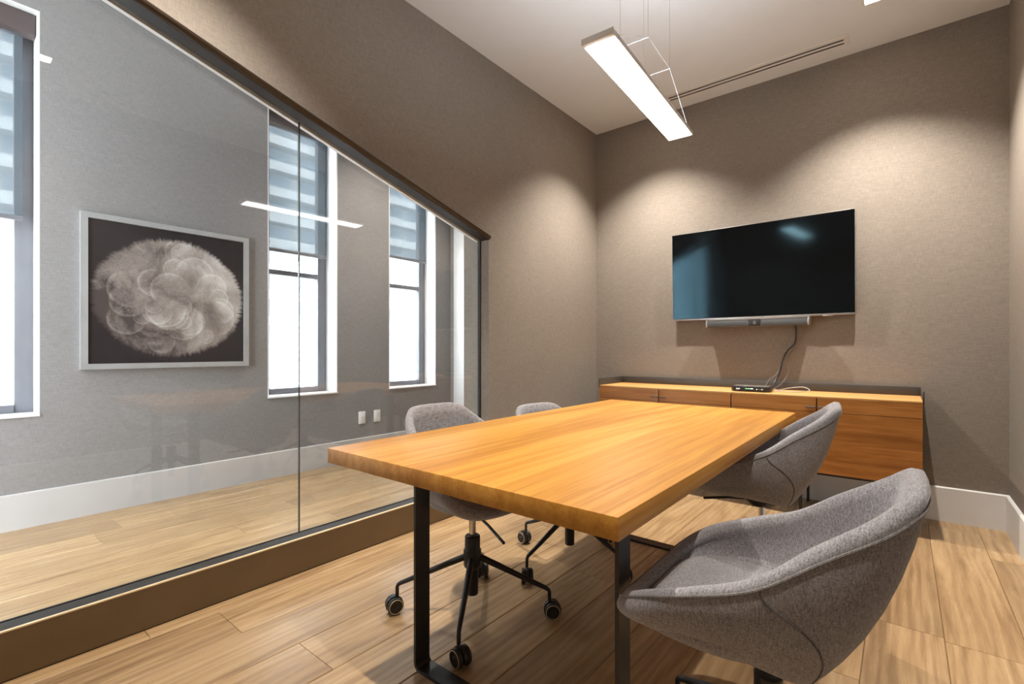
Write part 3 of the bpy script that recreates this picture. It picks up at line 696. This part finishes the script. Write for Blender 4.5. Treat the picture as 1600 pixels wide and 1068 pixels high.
me_arm = MB().tube([(0.026, 0, .236), (0.10, 0, .204), (0.20, 0, .160), (0.295, 0, .119), (0.306, 0, .112), (0.310, 0, .104), (0.310, 0, .072)], [.0135, .0125, .0108, .0088, .0080, .0075, .0075], 12).mesh('leg', M['black'])
mb = MB().lathe([(0.0062, .048), (0.0062, .075)], 10, (0.310, 0, 0))
hood = []
for k in range(9): a_ = R(-20 + 220 * k / 8); hood.append((0.322 + 0.0355 * math.cos(a_), 0.034 + 0.0355 * math.sin(a_)))
mb.prism(hood, 'y', -0.007, 0.007)
me_cast = mb.mesh('caster', M['rubber'])
mb = MB().lathe([(0.010, -0.0095), (0.026, -0.0095), (0.0325, -0.006), (0.0335, 0), (0.0325, 0.006), (0.027, 0.0095), (0.020, 0.0075), (0.010, 0.0075), (0.008, 0.0105), (0.003, 0.011)], 24, axis='y')
me_wheel = mb.mesh('wheel', M['rubber'])
me_ring = MB().tube([(0.0275 * math.cos(k * math.pi / 12), 0.0096, 0.0275 * math.sin(k * math.pi / 12)) for k in range(24)], 0.0013, 5, closed=True).mesh('wheel_rim', M['rim_and_glint'])
def chair(x, y, face, base, dz, casters, label, off=(0, 0)):
    ch = empty('tub_chair', (x, y, 0), face); tag(ch, label, 'chair', 'grey upholstered swivel tub chairs round the table')
    for nm, me in (('shell', me_shell), ('seat_cushion', me_cush), ('rim_piping', me_pip), ('side_seam', me_seam[0]), ('side_seam', me_seam[1])):
        put(nm, me, ch, (0, 0, dz))
    ox, oy = Matrix.Rotation(-face, 2) @ Vector(off)
    put('height_lever', me_lever, ch, (0, 0, dz), (0, 0, 0))
    put('seat_plate', me_plate, ch, (ox, oy, dz)); put('gas_rod', me_rod, ch, (ox, oy, dz)); put('hub', me_hub, ch, (ox, oy, 0))
    for k in range(4):
        a_ = base + k * math.pi / 2 - face
        put('leg', me_arm, ch, (ox, oy, 0), (0, 0, a_))
        sw = casters[k]
        cpos = Vector((ox + 0.310 * math.cos(a_), oy + 0.310 * math.sin(a_), 0))
        q = put('caster', me_cast, ch)
        # swivel the caster about its own stem
        q.matrix_local = Matrix.Translation(cpos) @ Matrix.Rotation(sw - face, 4, 'Z') @ Matrix.Translation((-0.310, 0, 0))
        for s_ in (-1, 1):
            put('wheel_rim', me_ring, q, (0.322, s_ * 0.0175, 0.0335), (0, 0, 0 if s_ > 0 else math.pi))
            w_ = put('wheel', me_wheel, q, (0.322, s_ * 0.0175, 0.0335), (0, 0, 0 if s_ > 0 else math.pi))
    return ch
chair(-0.232, 1.175, R(180), R(150), 0.0, [R(200), R(80), R(30), R(300)], 'grey tub chair in the right foreground, nearest the camera', (-0.01, 0.07))
chair(-0.452, 2.205, R(180 + 6), R(235), 0.030, [R(20), R(80), R(30), R(300)], 'grey tub chair pushed under the right side near the credenza')
chair(-1.350, 1.412, R(-6), R(215), 0.0, [R(250), R(350), R(40), R(130)], 'grey tub chair on the glass side, at the near end')
chair(-1.310, 2.080, R(-12), R(263), -0.055, [R(310), R(20), R(90), R(170)], 'grey tub chair on the glass side, farther from the camera')

# ------------------------------------------------------------------ outside: apartment tower seen through the blinds
gr = MB().box(-160, XW - 0.6, -60, 130, -8.3, -8.0).build('ground_outside', M['snow']); struct(gr, 'pale ground outside the windows', 'ground')
bt_ = empty('apartment_tower', (-58, 24, -8)); tag(bt_, 'pale apartment tower with banded balconies beyond the windows', 'building')
FH, NF, BW = 3.0, 19, 4.2
MB().box(-12, 0, -34, 36, 0, FH * NF + 1).build('wall', M['facade'], bt_)
me_slab = MB().box(0, 1.7, -34, 36, -0.12, 0.12).mesh('balcony_slab', M['facade'])
me_rail = MB().box(1.60, 1.66, -34, 36, 0.12, 0.95).mesh('balcony_parapet', M['facade'])
me_win = MB().box(0.0, 0.06, -1.55, 1.55, 1.0, 2.75).mesh('window', M['fglass'])
for f_ in range(4, NF):
    put('balcony_slab', me_slab, bt_, (0, 0, f_ * FH)); put('balcony_parapet', me_rail, bt_, (0, 0, f_ * FH))
    for k in range(16): put('window', me_win, bt_, (0, -31.8 + k * BW + 1.2, f_ * FH))
